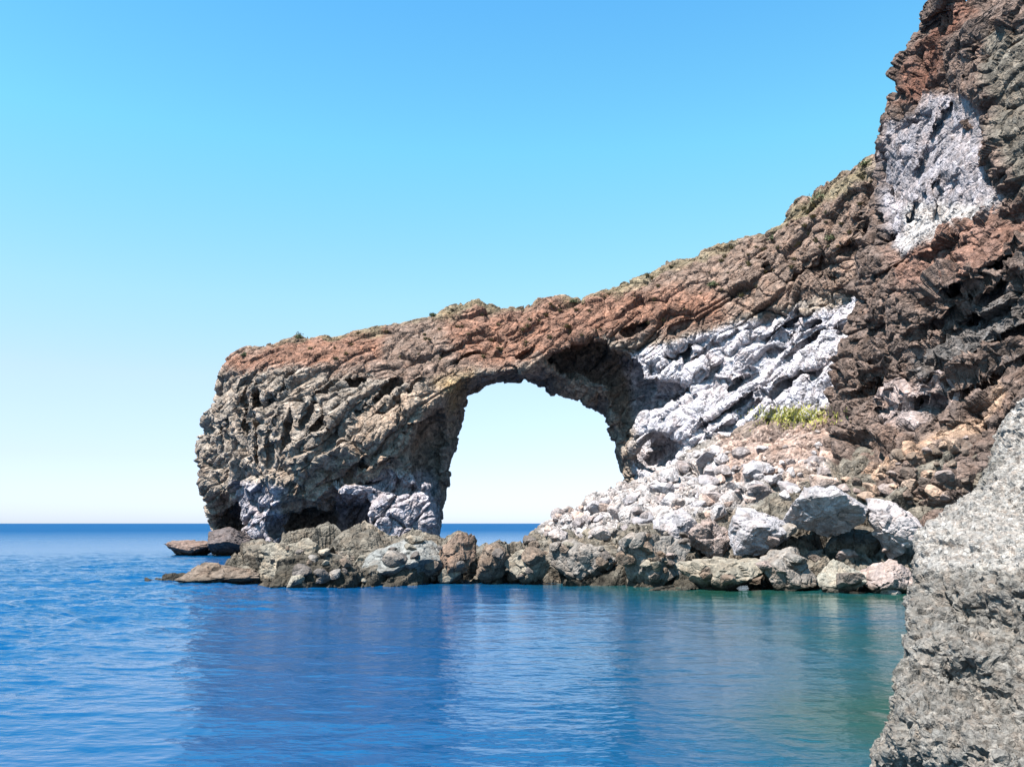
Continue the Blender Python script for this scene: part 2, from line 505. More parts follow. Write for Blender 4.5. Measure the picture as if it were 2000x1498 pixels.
for cv in [(1482,905,60.5,34,36,2.6),(1400,1000,52.5,26,20,1.6),(660,1110,47.5,13,50,3),(1240,1015,56,40,6,1.4,12)]:
    carve(fT, *cv)
isT_margin = None
fU = np.minimum(f, fT)
v, q = surface_nets(fU, g_org, H)
del fU
# forget what lies deep under water and what lies at the far rim of the block
n0 = normals(v, q)
yc0 = np.interp(v[:, 0], gx, Yc)
keepv = (v[:, 2] > -0.7) & (v[:, 1] < 97) & ~((v[:, 1] > 86) & (v[:, 2] < 0.2))
q = q[keepv[q].all(1)]
bk = ((v[:, 1] > yc0 + 2.5) & (n0[:, 1] > 0.2))[q].all(1)
vb, qb = v.copy(), q[bk]
q = q[~bk]
del f, fT
tick('nets')
v, n, q = subdivide(v, q)
tick('subd')
# which body a vertex belongs to, re-evaluated after subdivision
ix = np.clip(((v[:, 0] - g_org[0]) / H).round().astype(int), 0, len(gx) - 1)
iy = np.clip(((v[:, 1] - g_org[1]) / H).round().astype(int), 0, len(gy) - 1)
terr = (np.abs(v[:, 2] - T2D[ix, iy]) < 0.35)
px, py = to_px(v)

def rocky(v, n, amp, s=0, dip=45.0, big=1.0):
    """broken bedded rock: blocks stretched along the dip, cracks between them, crumbs on top"""
    ca, sa = math.cos(math.radians(dip)), math.sin(math.radians(dip))
    al = v[:, 0] * ca + v[:, 2] * sa; ac = -v[:, 0] * sa + v[:, 2] * ca
    b = np.stack((al, v[:, 1], ac), 1)
    wv = np.stack([fbm(v * 0.3 + 31 * i, 3, 50 + i) for i in range(3)], 1)
    p = b + wv * 0.8
    d = 1.0 * big * fbm(v * 0.2, 3, s + 3)
    h, e = facets(p * np.array((0.20, 0.36, 0.42)), s + 1, 1.0)
    d = d + 1.05 * big * h - 0.35 * big * (1 - sstep(0, 0.09, e))
    h, e = facets(p * np.array((0.55, 0.8, 1.0)), s + 2, 1.1)
    d = d + 0.34 * h - 0.16 * (1 - sstep(0, 0.10, e))
    h, e = facets(p * np.array((1.5, 1.9, 2.3)), s + 4, 1.2)
    d = d + 0.12 * h
    d = d + 0.05 * fbm(v * 3.0, 3, s + 9)
    d = d + 0.35 * fbm(np.stack((al * .12, v[:, 1] * .2, ac * 0.9), 1), 4, s + 12)
    gr = 1 - np.abs(fbm(np.stack((al * .10, v[:, 1] * .15, ac * 0.55), 1) + wv * 0.12, 2, s + 15))
    d = d - 0.75 * np.clip((gr - 0.86) / 0.14, 0, 1) ** 1.5
    return v + n * (d * amp)[:, None]

jit = 14 * fbm(v * 0.5, 4, 77)
def reg(poly, feather=10, jk=1.0, pxa=None, pya=None):
    a = (px if pxa is None else pxa) + jit * jk; b = (py if pya is None else pya) + np.roll(jit, 7) * jk
    return 1 - sstep(-feather, feather, sd_poly(poly, a, b))

cap = reg([(420,705),(500,728),(600,722),(700,735),(800,745),(880,735),(930,720),(1000,728),(1060,690),(1150,672),(1230,668),(1300,660),(1400,640),(1480,610),(1560,590),(1640,560),(1720,540),(1720,200),(1400,380),(1000,500),(400,600)], 8)
pale_up = reg([(1215,700),(1300,668),(1390,648),(1480,625),(1600,610),(1680,555),(1720,560),(1690,700),(1650,780),(1500,850),(1380,960),(1240,960),(1240,800)], 8)
foot = reg([(660,950),(760,930),(850,920),(870,1060),(660,1060)], 8) + reg([(455,940),(545,950),(560,1080),(500,1080),(455,1000)], 8)
warm = reg([(650,900),(720,800),(800,760),(900,740),(890,830),(800,900),(660,950),(560,1000),(540,950)], 20)
ochre = 0.7 * reg([(855,740),(920,725),(915,760),(880,800)], 20)
redcap = reg([(430,700),(600,660),(760,640),(740,700),(560,715),(440,730)], 12) + reg([(860,620),(1400,560),(1420,630),(1250,640),(980,720),(900,700)], 18)
drygreen = reg([(480,680),(640,648),(900,592),(1100,585),(1300,522),(1500,450),(1700,300),(1720,340),(1560,440),(1400,500),(1200,585),(950,605),(700,655)], 7)
scree_w = reg([(1040,1010),(1240,935),(1400,860),(1500,835),(1640,840),(1620,930),(1500,960),(1420,1000),(1250,1030),(1060,1050)], 12)
scree_p = reg([(1400,850),(1640,800),(1640,900),(1560,960),(1420,930)], 18)
wetlow = 1 - sstep(0.3, 0.95, v[:, 2] + 0.3 * fbm(v * 0.8, 3, 5))

c_pier, c_cap, c_red = stone(172,160,148), stone(148,128,116), stone(160,116,95)
c_tuff, c_foot, c_warm = stone(216,214,222), stone(188,184,192), stone(184,164,146)
c_ochre, c_dry, c_scw, c_scp = stone(180,150,98), stone(140,134,104), stone(198,192,191), stone(184,160,148)
c_shelf, c_wet = stone(126,120,110), stone(76,72,64)
col = np.tile(c_pier, (len(v), 1))
def lay(col, m, c): return col + (c - col) * np.clip(m, 0, 1)[:, None]
front = 1 - sstep(88.5, 91, v[:, 1])
for m, c in ((warm, c_warm), (cap, c_cap), (redcap * 0.65, c_red), (drygreen * 0.6, c_dry), (pale_up * (1 - cap), c_tuff), (foot, c_foot), (ochre, c_ochre)):
    col = lay(col, m * (~terr), c)
col = lay(col, terr * 1.0, c_shelf)
col = lay(col, scree_w * terr, c_scw)
col = lay(col, scree_p * terr * 0.9, c_scp)
col = lay(col, wetlow, c_wet)

hx = np.clip(((v[:, 0] - g_org[0]) / H).round().astype(int), 0, len(gx) - 1); hz = np.clip(((v[:, 2] - g_org[2]) / H).round().astype(int), 0, len(gz) - 1)
hd = np.minimum(np.abs(do[hx, hz]), np.abs(dm[hx, hz]))
amp = np.where(terr, 0.85, np.where(v[:, 1] > 77, 0.45 + 0.55 * sstep(0.3, 2.5, hd), 1.0)) * (1 - 0.35 * np.clip(pale_up, 0, 1) * (~terr))
edge = (1 - 0.35 * cap * (~terr)) * np.where((px < 900) & ~terr, 0.78, 1.0)
dv = rocky(v, n, amp * edge, 0, np.clip(60 - (px - 400) * 0.035, 22, 60).mean())
label_face = np.zeros(len(v), int)               # 0 pier
label_face[(px > 905)] = 1                        # 1 span and its jamb
label_face[(pale_up > 0.5)] = 2                   # 2 pale wall
label_face[(cap > 0.5)] = 3                       # 3 soil cap
label_face[(foot > 0.5)] = 4
label_face[terr] = 5
label_face[terr & (scree_w > 0.5)] = 6
fl = np.array([np.bincount(r, minlength=7).argmax() for r in label_face[q]]) if len(q) < 1000 else np.median(label_face[q], axis=1).round().astype(int)
tick('arch %d' % len(v))
def components(q, nv):
    used, inv = np.unique(q, return_inverse=True)
    q = inv.reshape(-1, 4)
    lab = np.arange(len(used))
    while True:
        m = lab[q].min(1)
        new = lab.copy()
        for c in range(4):
            np.minimum.at(new, q[:, c], m)
            np.minimum.at(new, lab[q[:, c]], m)
        for _ in range(4): new = new[new]
        if (new == lab).all(): break
        lab = new
    out = np.zeros(nv, np.int64); out[used] = lab
    return out
def tidy(q, fl, nv, others, bases):
    """every part one connected piece: islands join the part around them"""
    for rnd_ in range(3):
        before = fl.copy()
        for k in list(others) + list(bases):
            idx = np.where(fl == k)[0]
            if not len(idx): continue
            cl = components(q[idx], nv)[q[idx][:, 0]]
            u, cnt = np.unique(cl, return_counts=True)
            small = idx[cl != u[cnt.argmax()]]
            if not len(small): continue
            vl = np.full(nv, -1); oth = fl != k
            for c in range(4): vl[q[oth][:, c]] = fl[oth]
            # spread the neighbour's part through each island
            cs = cl[cl != u[cnt.argmax()]]
            best = vl[q[small]].max(1)
            order = np.argsort(cs); cs, best, sm = cs[order], best[order], small[order]
            st = np.flatnonzero(np.r_[True, cs[1:] != cs[:-1]])
            mx = np.maximum.reduceat(best, st)
            fl[sm] = np.where(np.repeat(mx, np.diff(np.r_[st, len(cs)])) >= 0, np.repeat(mx, np.diff(np.r_[st, len(cs)])), k)
        if (before == fl).all(): break
    return fl
fl = tidy(q, fl, len(v), (6, 4, 2, 3, 5), (1, 0))
tick('tidy')
arch = empty('rock_arch', (-5, 80, 0), 'huge brown and grey natural rock arch with a wide opening over the sea', 'rock arch')
for k, nm in enumerate(('pier', 'span', 'pale_wall', 'soil_cap', 'pale_foot')):
    put(nm, dv, q[fl == k], M_ROCK, arch, col)
put('seaward_side', vb, qb, M_ROCK, arch, np.tile(c_pier, (len(vb), 1)))
shelf = empty('shore_ledge', (0, 50, 0), 'long low grey rock ledge along the waterline in front of the arch', 'rock ledge')
put('ledge_rock', dv, q[fl == 5], M_ROCK, shelf, col)
put('white_scree', dv, q[fl == 6], M_ROCK, shelf, col)

# ------------------------------------------------------------------ the cliff on the right
def flank(poly, y0, k):
    """distance to an outline that shifts sideways with depth, so that the flank recedes"""
    wide = np.arange(gx[0] - 15, gx[-1] + 8, H)
    a, b = np.meshgrid(wide, gz, indexing='ij')
    d = sd_poly(poly, a, b).astype(np.float32)
    out = np.empty((len(gx), len(gy), len(gz)), np.float32)
    for j, y in enumerate(gy):
        xi = np.clip((gx - k * (y - y0) - wide[0]) / H, 0, len(wide) - 1.001)
        i0 = xi.astype(int); t = (xi - i0)[:, None].astype(np.float32)
        out[:, j] = d[i0] * (1 - t) + d[i0 + 1] * t
    return out
g_org = (13.0, 40.0, -1.6); H = 0.2
gx = np.arange(13.0, 40.0, H); gy = np.arange(40.0, 76.0, H); gz = np.arange(-1.6, 44.0, H)
XZx, XZz = np.meshgrid(gx, gz, indexing='ij')
face = [(1725,290,62),(1740,400,60),(1750,480,58),(1700,560,60.5),(1660,690,60),(1640,780,59),(1620,880,58),(1600,940,56.5),(1850,0,57),(1850,200,54.5),(1850,330,53),(1850,440,51.5),
        (1850,520,49.5),(1800,600,52),(1800,700,51),(1750,800,51.5),(1700,900,50.5),(1800,900,47),(1900,850,46),(1990,10,50),(1990,200,49),(1990,400,48),(1990,560,46.5),(1990,700,46),
        (1930,600,49),(1900,700,48),(1990,800,44),(1900,960,43.5),(1750,980,47.5),(1640,990,51),(1740,180,62.5),(1795,80,61.5),(1870,0,60.5),(1950,-150,58),(2150,0,46),(2150,600,43),(2150,900,41),(1700,1080,45),(1900,1080,42),(1800,480,52.5)]
A = np.array([P(*a) for a in face])
Fev = rbf(A[:, [0, 2]], A[:, 1], 0.05)
F2D = Fev(XZx, XZz)
sil = [(1560,1100,56),(1575,990,56),(1600,930,57),(1618,880,58.5),(1636,790,60),(1655,700,61),(1690,570,62),(1712,480,62),(1716,400,62),(1720,300,62.5),(1727,235,62.5),(1740,180,62.5),(1765,130,62),(1795,80,61.5),(1830,35,61),(1870,0,60.5),(1905,-60,60),(1960,-150,58)]
S = np.array([P(*a) for a in sil])
poly = [(a[0] - 0.47 * (a[1] - 62.0), a[2]) for a in S] + [(60, 60), (60, -6), (S[0][0], -6)]
f = (F2D[:, None, :] - gy[None, :, None]).astype(np.float32)
f = smax(f, flank(poly, 62.0, 0.47), 1.2)
f = smax(f, (gy[None, :, None] - 74).astype(np.float32) + 0 * f, 1.0)
for cv in [(1738,345,61,16,56,3,0),(1764,400,59,7,60,2.2,0),(1780,235,58.5,42,10,2.4,-38),(1945,310,51,14,72,3,-14),(1920,170,53,10,90,2.4,6),(1925,60,53,12,70,2.4,8),
           (1960,510,47,60,7,1.2,16),(1870,640,49.5,40,22,2.2,20),(1920,690,47.5,60,8,1.1,30),(1880,760,47.5,70,8,1.1,28),(1700,690,57,8,60,2,16),(1690,860,52.5,60,12,2,28),(1880,450,51.5,50,6,1.5,18),
           (1990,205,49,40,5,1.2,0),(1975,90,50,50,5,1.2,0),(1730,480,60,7,30,1.6,-20),(1780,790,50.5,50,9,1.6,22),(1820,640,51,50,7,1.4,30),(1940,560,48,70,7,1.4,25)]:
    carve(f, *cv)
slits(f, Fev, [(1700,580),(1980,440),(1980,720),(1700,900),(1660,800)], 16, 32, (30, 70), (5, 8), (0.9, 1.5), 8, 50.0)
slits(f, Fev, [(1740,290),(1820,200),(1910,240),(1900,400),(1770,460)], 9, 78, (22, 60), (4, 6.5), (0.9, 1.5), 9, 54.0)
v, q = surface_nets(f, g_org, H)
del f
keepv = (v[:, 2] > -0.7) & (v[:, 1] < 73.5) & (v[:, 0] < 37.4) & (v[:, 2] < 43.4)
q = q[keepv[q].all(1)]
v, n, q = subdivide(v, q)
px, py = to_px(v)
jit = 16 * fbm(v * 0.6, 4, 177)
pale = reg([(1735,240),(1790,230),(1810,180),(1900,190),(1920,250),(1925,350),(1950,390),(1900,430),(1830,455),(1755,495),(1730,420),(1725,300)], 9)
palew = reg([(1770,400),(1900,400),(1940,385),(1900,430),(1755,495)], 12)
bigp = reg([(1925,60),(2100,60),(2100,380),(1990,380),(1940,180)], 10)
red1 = reg([(1740,500),(1900,430),(2000,400),(2000,480),(1880,540),(1760,570)], 18)
redtop = reg([(1740,200),(1880,0),(1900,0),(1850,130),(1790,200)], 14)
rustv = reg([(1620,940),(1720,910),(1820,850),(1900,800),(1940,730),(1960,760),(1900,840),(1820,890),(1720,950)], 10)
pinkp = reg([(1710,830),(1720,760),(1800,745),(1850,770),(1780,830)], 12)
greyb = reg([(1900,600),(2000,540),(2000,680),(1860,740),(1800,760),(1780,720)], 16)
col = np.tile(stone(126,110,102), (len(v), 1))
for m, c in ((greyb, stone(112,108,106)), (red1 * 0.8, stone(152,118,104)), (redtop, stone(128,92,78)), (bigp * 0.8, stone(124,120,110)), (pale, stone(172,167,172)), (palew, stone(200,196,194)), (pinkp * 0.8, stone(188,174,172)), (rustv * 0.85, stone(196,166,142))):
    col = lay(col, m, c)
col = lay(col, 1 - sstep(0.15, 0.75, v[:, 2]), c_wet)
dv = rocky(v, n, 1.0 - 0.8 * np.clip(pale + bigp * 0.8, 0, 1), 30, 33.0)
lf = np.zeros(len(v), int); lf[pale > 0.5] = 1; lf[bigp > 0.5] = 2; lf[rustv > 0.5] = 3
fl = np.median(lf[q], axis=1).round().astype(int)
fl = tidy(q, fl, len(v), (3, 2, 1), (0,))
tick('cliff %d' % len(v))
cliff = empty('cliff', (28, 55, 0), 'tall dark brown cliff rising out of the right edge of the picture', 'cliff')
for k, nm in enumerate(('brown_rock', 'pale_face', 'grey_slab', 'rusty_band')):
    put(nm, dv, q[fl == k], M_ROCK, cliff, col)

# ------------------------------------------------------------------ the rough rock close to the camera
H = 0.06
g_org = (4.0, 8.0, -1.0)
gx = np.arange(4.0, 12.5, H); gy = np.arange(8.0, 18.0, H); gz = np.arange(-1.0, 6.6, H)
XZx, XZz = np.meshgrid(gx, gz, indexing='ij')
face = [(1700,1600,10.2),(1720,1490,10.8),(1800,1490,9.6),(1990,1490,8.6),(1775,1300,11.5),(1880,1300,10.1),(1990,1300,9.2),(1795,1180,12.2),(1900,1180,10.8),(1990,1180,10),(1800,1070,12.6),(1900,1080,11.2),(1990,1080,10.4),
        (1850,1005,14.2),(1920,960,14.2),(1990,930,13.6),(1960,890,15),(1990,810,15.2),(2150,700,15),(2150,900,12.8),(2150,1080,9.8),(2150,1490,8.4),(1900,1030,12.6),(1990,1010,12)]
A = np.array([P(*a) for a in face])
F2D = rbf(A[:, [0, 2]], A[:, 1], 0.4)(XZx, XZz)
sil = [(1690,1620,11.6),(1712,1498,11.6),(1726,1432,11.8),(1762,1385,12),(1770,1300,12.2),(1782,1200,12.6),(1790,1100,13),(1800,1038,13.4),(1850,1000,14.4),(1920,952,14.6),(1950,880,15.2),(1975,822,15.4),(2005,790,15.6),(2150,660,15.6)]
S = np.array([P(*a) for a in sil])
poly = [(a[0] - 0.50 * (a[1] - 12.0), a[2]) for a in S] + [(30, 20), (30, -6), (S[0][0], -6)]
f = (F2D[:, None, :] - gy[None, :, None]).astype(np.float32)
f = smax(f, flank(poly, 12.0, 0.50), 0.35)
f = smax(f, (gy[None, :, None] - 17.3).astype(np.float32) + 0 * f, 0.6)
v, q = surface_nets(f, g_org, H)
del f
keepv = (v[:, 2] > -0.8) & (v[:, 0] < 12.2) & (v[:, 2] < 6.3)
q = q[keepv[q].all(1)]
v, n, q = subdivide(v, q)
px, py = to_px(v)
d = 0.09 * fbm(v * 0.8, 3, 201)
h, e = facets(v * 0.9 + 0.3 * fbm(v, 2, 5)[:, None], 202, 0.9); d = d + 0.03 * h
h, e = facets(v * 2.6, 203, 1.0); d = d + 0.07 * h
h, e = facets(v * 6.5, 204, 1.0); d = d + 0.055 * h - 0.02 * (1 - sstep(0, .2, e))
h, e = facets(v * 13.0, 205, 1.0); d = d + 0.017 * h
d = d + 0.03 * fbm(v * 9, 3, 206)
dv = v + n * d[:, None]
col = np.tile(stone(132,129,124), (len(v), 1))
col = lay(col, sstep(0.1, 0.6, fbm(v * 1.1, 4, 210)) * 0.5, stone(150,150,138))
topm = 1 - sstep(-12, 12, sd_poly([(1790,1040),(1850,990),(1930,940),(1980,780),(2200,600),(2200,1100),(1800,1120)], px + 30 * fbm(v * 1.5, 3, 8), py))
col = lay(col, topm * 0.75, stone(176,173,169))  # sunlight on the upper ledge painted in as a lighter tone
tick('near %d' % len(v))
near = empty('grey_boulder', (7.5, 12, 0), 'rough grey conglomerate boulder close by at the lower right corner', 'boulder')
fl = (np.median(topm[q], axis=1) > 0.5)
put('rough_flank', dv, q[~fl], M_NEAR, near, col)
put('sunlit_pale_top', dv, q[fl], M_NEAR, near, col)

# ------------------------------------------------------------------ boulders along the shore
def boulder(name, label, box, Y, tint, seed, depth=None, flat=1.0, group=None, sub=5, zc=None):
    x0, y0, x1, y1 = box
    a, b = P(x0, (y0 + y1) / 2, Y), P(x1, (y0 + y1) / 2, Y)
    t, u = P((x0 + x1) / 2, y0, Y), P((x0 + x1) / 2, y1, Y)
    sx, sz = (b[0] - a[0]) / 2, (t[2] - u[2]) / 2
    sy = depth if depth else 0.8 * max(sx, sz)
    c = np.array(((a[0] + b[0]) / 2, Y + sy * 0.6, (t[2] + u[2]) / 2))
    r = np.random.RandomState(seed)
    bm = bmesh.new()
    bmesh.ops.create_icosphere(bm, subdivisions=sub, radius=1.0)
    pv = np.array([w.co[:] for w in bm.verts])
    # cut a ball by random planes: a broken angular block
    kk = np.arange(16) + 0.5
    ph, th = np.arccos(1 - 2 * kk / 16), math.pi * (1 + 5 ** .5) * kk + r.uniform(0, 6)
    nrm = np.stack((np.cos(th) * np.sin(ph), np.sin(th) * np.sin(ph), np.cos(ph)), 1) + r.normal(size=(16, 3)) * 0.28
    nrm /= np.linalg.norm(nrm, axis=1)[:, None]
    off = r.uniform(0.5, 1.0, 16)
    k = np.max((pv @ nrm.T) / off[None], axis=1)
    pv = pv / np.maximum(k, 0.7)[:, None]
    pv /= np.abs(pv).max(0)
    w = pv * np.array((sx, sy, sz))
    nn = pv / np.linalg.norm(pv, axis=1)[:, None]
    g = w + seed * 3.7
    hh, ee = facets(g * 1.5, seed, 1.2)
    w = w + nn * (0.07 * fbm(g * 1.2, 3, seed) + 0.11 * hh - 0.07 * (1 - sstep(0, .12, ee)) + 0.05 * fbm(g * 5, 3, seed + 1))[:, None] * min(1.0, min(sx, sz) / 0.6)
    for vv, cc in zip(bm.verts, w): vv.co = cc
    me = bpy.data.meshes.new(name); bm.to_mesh(me); bm.free()
    at = me.color_attributes.new('tint', 'FLOAT_COLOR', 'POINT')
    base = np.array(tint)
    wz = w[:, 2] + c[2]
    cl = lay(np.tile(base, (len(w), 1)), 1 - sstep(0.12, 0.5, wz + 0.15 * fbm(g, 3, 3)), c_wet)
    c4 = np.ones((len(w), 4), np.float32); c4[:, :3] = cl
    at.data.foreach_set('color', c4.ravel())
    me.materials.append(M_BLD)
    o = bpy.data.objects.new(name, me); C.objects.link(o); o.location = c
    o['label'] = label; o['category'] = 'boulder'
    o['group'] = group or 'boulders along the shore'
    return o

M_BLD = rock_material('boulder_rock', 1.6, 0.5, 0.7)
pale_c, grey_c, brown_c, olive_c, pink_c = stone(180,177,181), stone(150,144,138), stone(132,118,106), stone(154,147,134), stone(168,154,149)
for i, (lab, box, Y, tint, dep) in enumerate([
    ('pale grey flat-topped boulder left of the big slab above the dark gap', (1420,978,1572,1088), 43.0, pale_c, 1.5),
    ('largest pale slab boulder jutting out over a black shadow', (1535,942,1726,1050), 41.6, pale_c, 2.2),
    ('low wedge-shaped grey boulder with a pale foot at the waterline', (1330,1072,1508,1172), 41.2, olive_c, 1.5),
    ('upright grey boulder standing at the water under the flat-topped one', (1488,1066,1614,1178), 41.0, grey_c, 1.4),
    ('pale greenish block boulder half in the water beside the pinkish one', (1598,1094,1700,1186), 39.5, stone(170,167,156), 1.0),
    ('pinkish brown boulder at the water next to the close grey rock', (1680,1094,1797,1188), 39.4, pink_c, 1.2),
    ('brown flat boulder wedged under the largest pale slab, darkened as gap shade', (1600,1072,1730,1140), 44.2, stone(104,94,86), 1.2),  # tint darkened to stand for the shade in the gap
    ('pale boulder with a white top behind the close grey rock', (1705,972,1825,1100), 41.5, stone(192,186,188), 1.4),
    ('rounded grey brown boulder left of the wedge at the shore', (1200,1042,1358,1160), 43.3, grey_c, 1.5),
    ('small pinkish boulder above the wedge-shaped one', (1345,1008,1445,1090), 45.0, pink_c, 1.2),
    ('grey boulder on the ledge right of the low gap', (1070,1054,1212,1156), 44.6, grey_c, 1.4),
    ('dark squat boulder at the low gap below the opening', (920,1058,1004,1150), 45.2, brown_c, 0.9),
    ('olive grey broad boulder under the black hollow of the pier', (492,1050,658,1166), 44.6, olive_c, 1.6),
    ('blue grey broad boulder under the pale foot of the pier', (668,1048,878,1166), 44.8, stone(146,148,146), 1.8),
    ('rusty brown boulder leaning at the left of the low gap', (848,1038,930,1152), 45.3, stone(142,122,108), 1.0),
    ('long low spit of dark rock pointing left into the sea', (334,1100,508,1160), 44.4, brown_c, 1.1),
    ('small grey boulder between the pier boulders and the gap', (980,1070,1090,1152), 44.8, olive_c, 0.9),
    ('lilac grey boulder on the scree beside the blue hollow', (1280,990,1392,1075), 46.0, pale_c, 1.2),
]):
    boulder('boulder', lab, box, Y, tint, 11 + i, dep)
boulder('sea_rock', 'low brownish rock islet left of the pier', (302,1046,415,1092), 84, stone(140,122,114), 61, 3.0, group='low rocks left of the pier')
boulder('sea_rock', 'dark lilac low rock at the foot of the pier beside the islet', (372,1030,500,1096), 82.5, stone(112,104,104), 64, 3.0, group='low rocks left of the pier')

# ------------------------------------------------------------------ sea
def sea_material():
    t = NT('sea_water')
    co = t.add('ShaderNodeNewGeometry').outputs['Position']
    at = t.add('ShaderNodeAttribute'); at.attribute_name = 'tint'
    t.link(at.outputs['Color'], t.b.inputs['Base Color'])
    ln = t.add('ShaderNodeVectorMath'); ln.operation = 'LENGTH'; t.link(co, ln.inputs[0])
    def rng(a, b, c, d):
        m = t.add('ShaderNodeMapRange'); t.link(ln.outputs['Value'], m.inputs[0])
        for k_, x_ in enumerate((a, b, c, d)): m.inputs[k_ + 1].default_value = x_
        return m.outputs[0]
    # far off the unresolved ripples act as a rough surface
    t.link(rng(40, 400, 0.10, 0.5), t.b.inputs['Roughness'])
    t.link(rng(40, 400, 0.23, 0.06), t.b.inputs['Specular IOR Level'])
    t.b.inputs['IOR'].default_value = 1.33
    mp = t.add('ShaderNodeMapping'); mp.inputs['Scale'].default_value = (0.55, 1.0, 1.0)
    t.link(co, mp.inputs['Vector'])
    a = t.noise(mp.outputs[0], 1.5, 4, 0.55)
    b = t.noise(mp.outputs[0], 6.0, 3, 0.5)
    h = t.math('ADD', a, t.math('MULTIPLY', b, 0.22))
    bp = t.add('ShaderNodeBump'); bp.inputs['Strength'].default_value = 0.32; bp.inputs['Distance'].default_value = 0.3
    # the cove behind the ledge lies sheltered: smaller ripples there
    sx_ = t.add('ShaderNodeSeparateXYZ'); t.link(co, sx_.inputs[0])
    cm = t.add('ShaderNodeMapRange'); t.link(sx_.outputs['X'], cm.inputs[0])
    for k_, x_ in enumerate((-16, -5, 0.34, 0.10)): cm.inputs[k_ + 1].default_value = x_
    t.link(cm.outputs[0], bp.inputs['Strength'])
    t.link(h, bp.inputs['Height']); t.link(bp.outputs[0], t.b.inputs['Normal'])
    return t.m
M_SEA = sea_material()
rr = np.concatenate((np.geomspace(0.5, 9, 16)[:-1], np.geomspace(9, 130, 620)[:-1], np.geomspace(130, 40000, 60)))
aa = np.concatenate((np.linspace(-38, 38, 640), np.linspace(38, 322, 72)[1:-1])) * math.pi / 180
R, Aa = np.meshgrid(rr, aa, indexing='ij')
sx, sy = R * np.sin(Aa), R * np.cos(Aa)
pp = np.stack((sx.ravel(), sy.ravel(), np.zeros(sx.size)), 1)
fade = (1 - sstep(60, 125, R)).ravel()
wz = np.zeros(len(pp))
for (k, kx, ky, a_) in ((0, .28, .5, .09), (1, .75, 1.3, .06), (2, 1.7, 2.8, .035), (3, 3.5, 5.5, .014)):
    ang = (0.25, -0.2, 0.35, -0.1)[k]
    qx = pp[:, 0] * math.cos(ang) - pp[:, 1] * math.sin(ang); qy = pp[:, 0] * math.sin(ang) + pp[:, 1] * math.cos(ang)
    nz_ = vnoise(np.stack((qx * kx, qy * ky, np.full(len(pp), 3.3 * k)), 1), 300 + k)
    wz += a_ * (1 - 1.6 * np.abs(nz_)) * fade * (1 - 0.82 * sstep(-15, -5, pp[:, 0])) * 1.2
pp[:, 2] = wz - 0.02
nr, na = R.shape
ii = np.arange(nr * na).reshape(nr, na)
qq = np.stack((ii[:-1], np.roll(ii, -1, 1)[:-1], np.roll(ii, -1, 1)[1:], ii[1:]), -1).reshape(-1, 4)
qq = qq[:, ::-1]
# water over shallow rock is green, over the deep it is blue
sh = np.array([PW(*a)[:2] for a in shore])
dist = np.full(len(pp), 1e9)
for s_ in sh[7:]:
    dist = np.minimum(dist, np.hypot(pp[:, 0] - s_[0], pp[:, 1] - s_[1]))
dist = np.minimum(dist, np.hypot((pp[:, 0] - 9) * 1.0, (pp[:, 1] - 15) * 0.7) - 1.0)
dist = dist + 3.5 * fbm(pp * 0.16, 3, 400)
deep, teal, green = np.array((.001,.042,.122)), np.array((.002,.050,.068)), np.array((.009,.042,.028))
wc = np.tile(deep, (len(pp), 1))
right = sstep(-3, 10, pp[:, 0])
wc = lay(wc, (1 - sstep(3, 20, dist)) * right, teal)
wc = lay(wc, (1 - sstep(0, 6, dist)) * (0.25 + 0.75 * right), green)
sea = put('sea', pp, qq, M_SEA, None, wc, True)
sea['kind'] = 'structure'

tick('sea')
# ------------------------------------------------------------------ loose stones and plants, set down on the surface they touch
bpy.context.view_layer.update()
dg = bpy.context.evaluated_depsgraph_get()
def hit(px, py):
    d = Vector(P(px, py, 10.0)) - Vector((0, 0, CAM_H)); d.normalize()
    ok, loc, nor, _, ob, _ = scene.ray_cast(dg, Vector((0, 0, CAM_H)), d)
    return (loc.copy(), nor.copy(), ob.name) if ok else None

def stone_mesh(seed, tint):
    r = np.random.RandomState(seed)
    bm = bmesh.new(); bmesh.ops.create_icosphere(bm, subdivisions=3, radius=1.0)
    pv = np.array([w.co[:] for w in bm.verts])
    nrm = r.normal(size=(9, 3)); nrm /= np.linalg.norm(nrm, axis=1)[:, None]
    pv = pv / np.maximum(np.max((pv @ nrm.T) / r.uniform(0.4, 0.7, 9)[None], axis=1), 1.0)[:, None]
    pv = pv / np.abs(pv).max(0) * np.array((1.0, r.uniform(.7, .95), r.uniform(.5, .8)))
    for vv, cc in zip(bm.verts, pv): vv.co = cc
    me = bpy.data.meshes.new('stone'); bm.to_mesh(me); bm.free()
    at = me.color_attributes.new('tint', 'FLOAT_COLOR', 'POINT')
    c4 = np.ones((len(pv), 4), np.float32); c4[:, :3] = tint
    at.data.foreach_set('color', c4.ravel()); me.materials.append(M_BLD)
    return me
rs = random.Random(5)
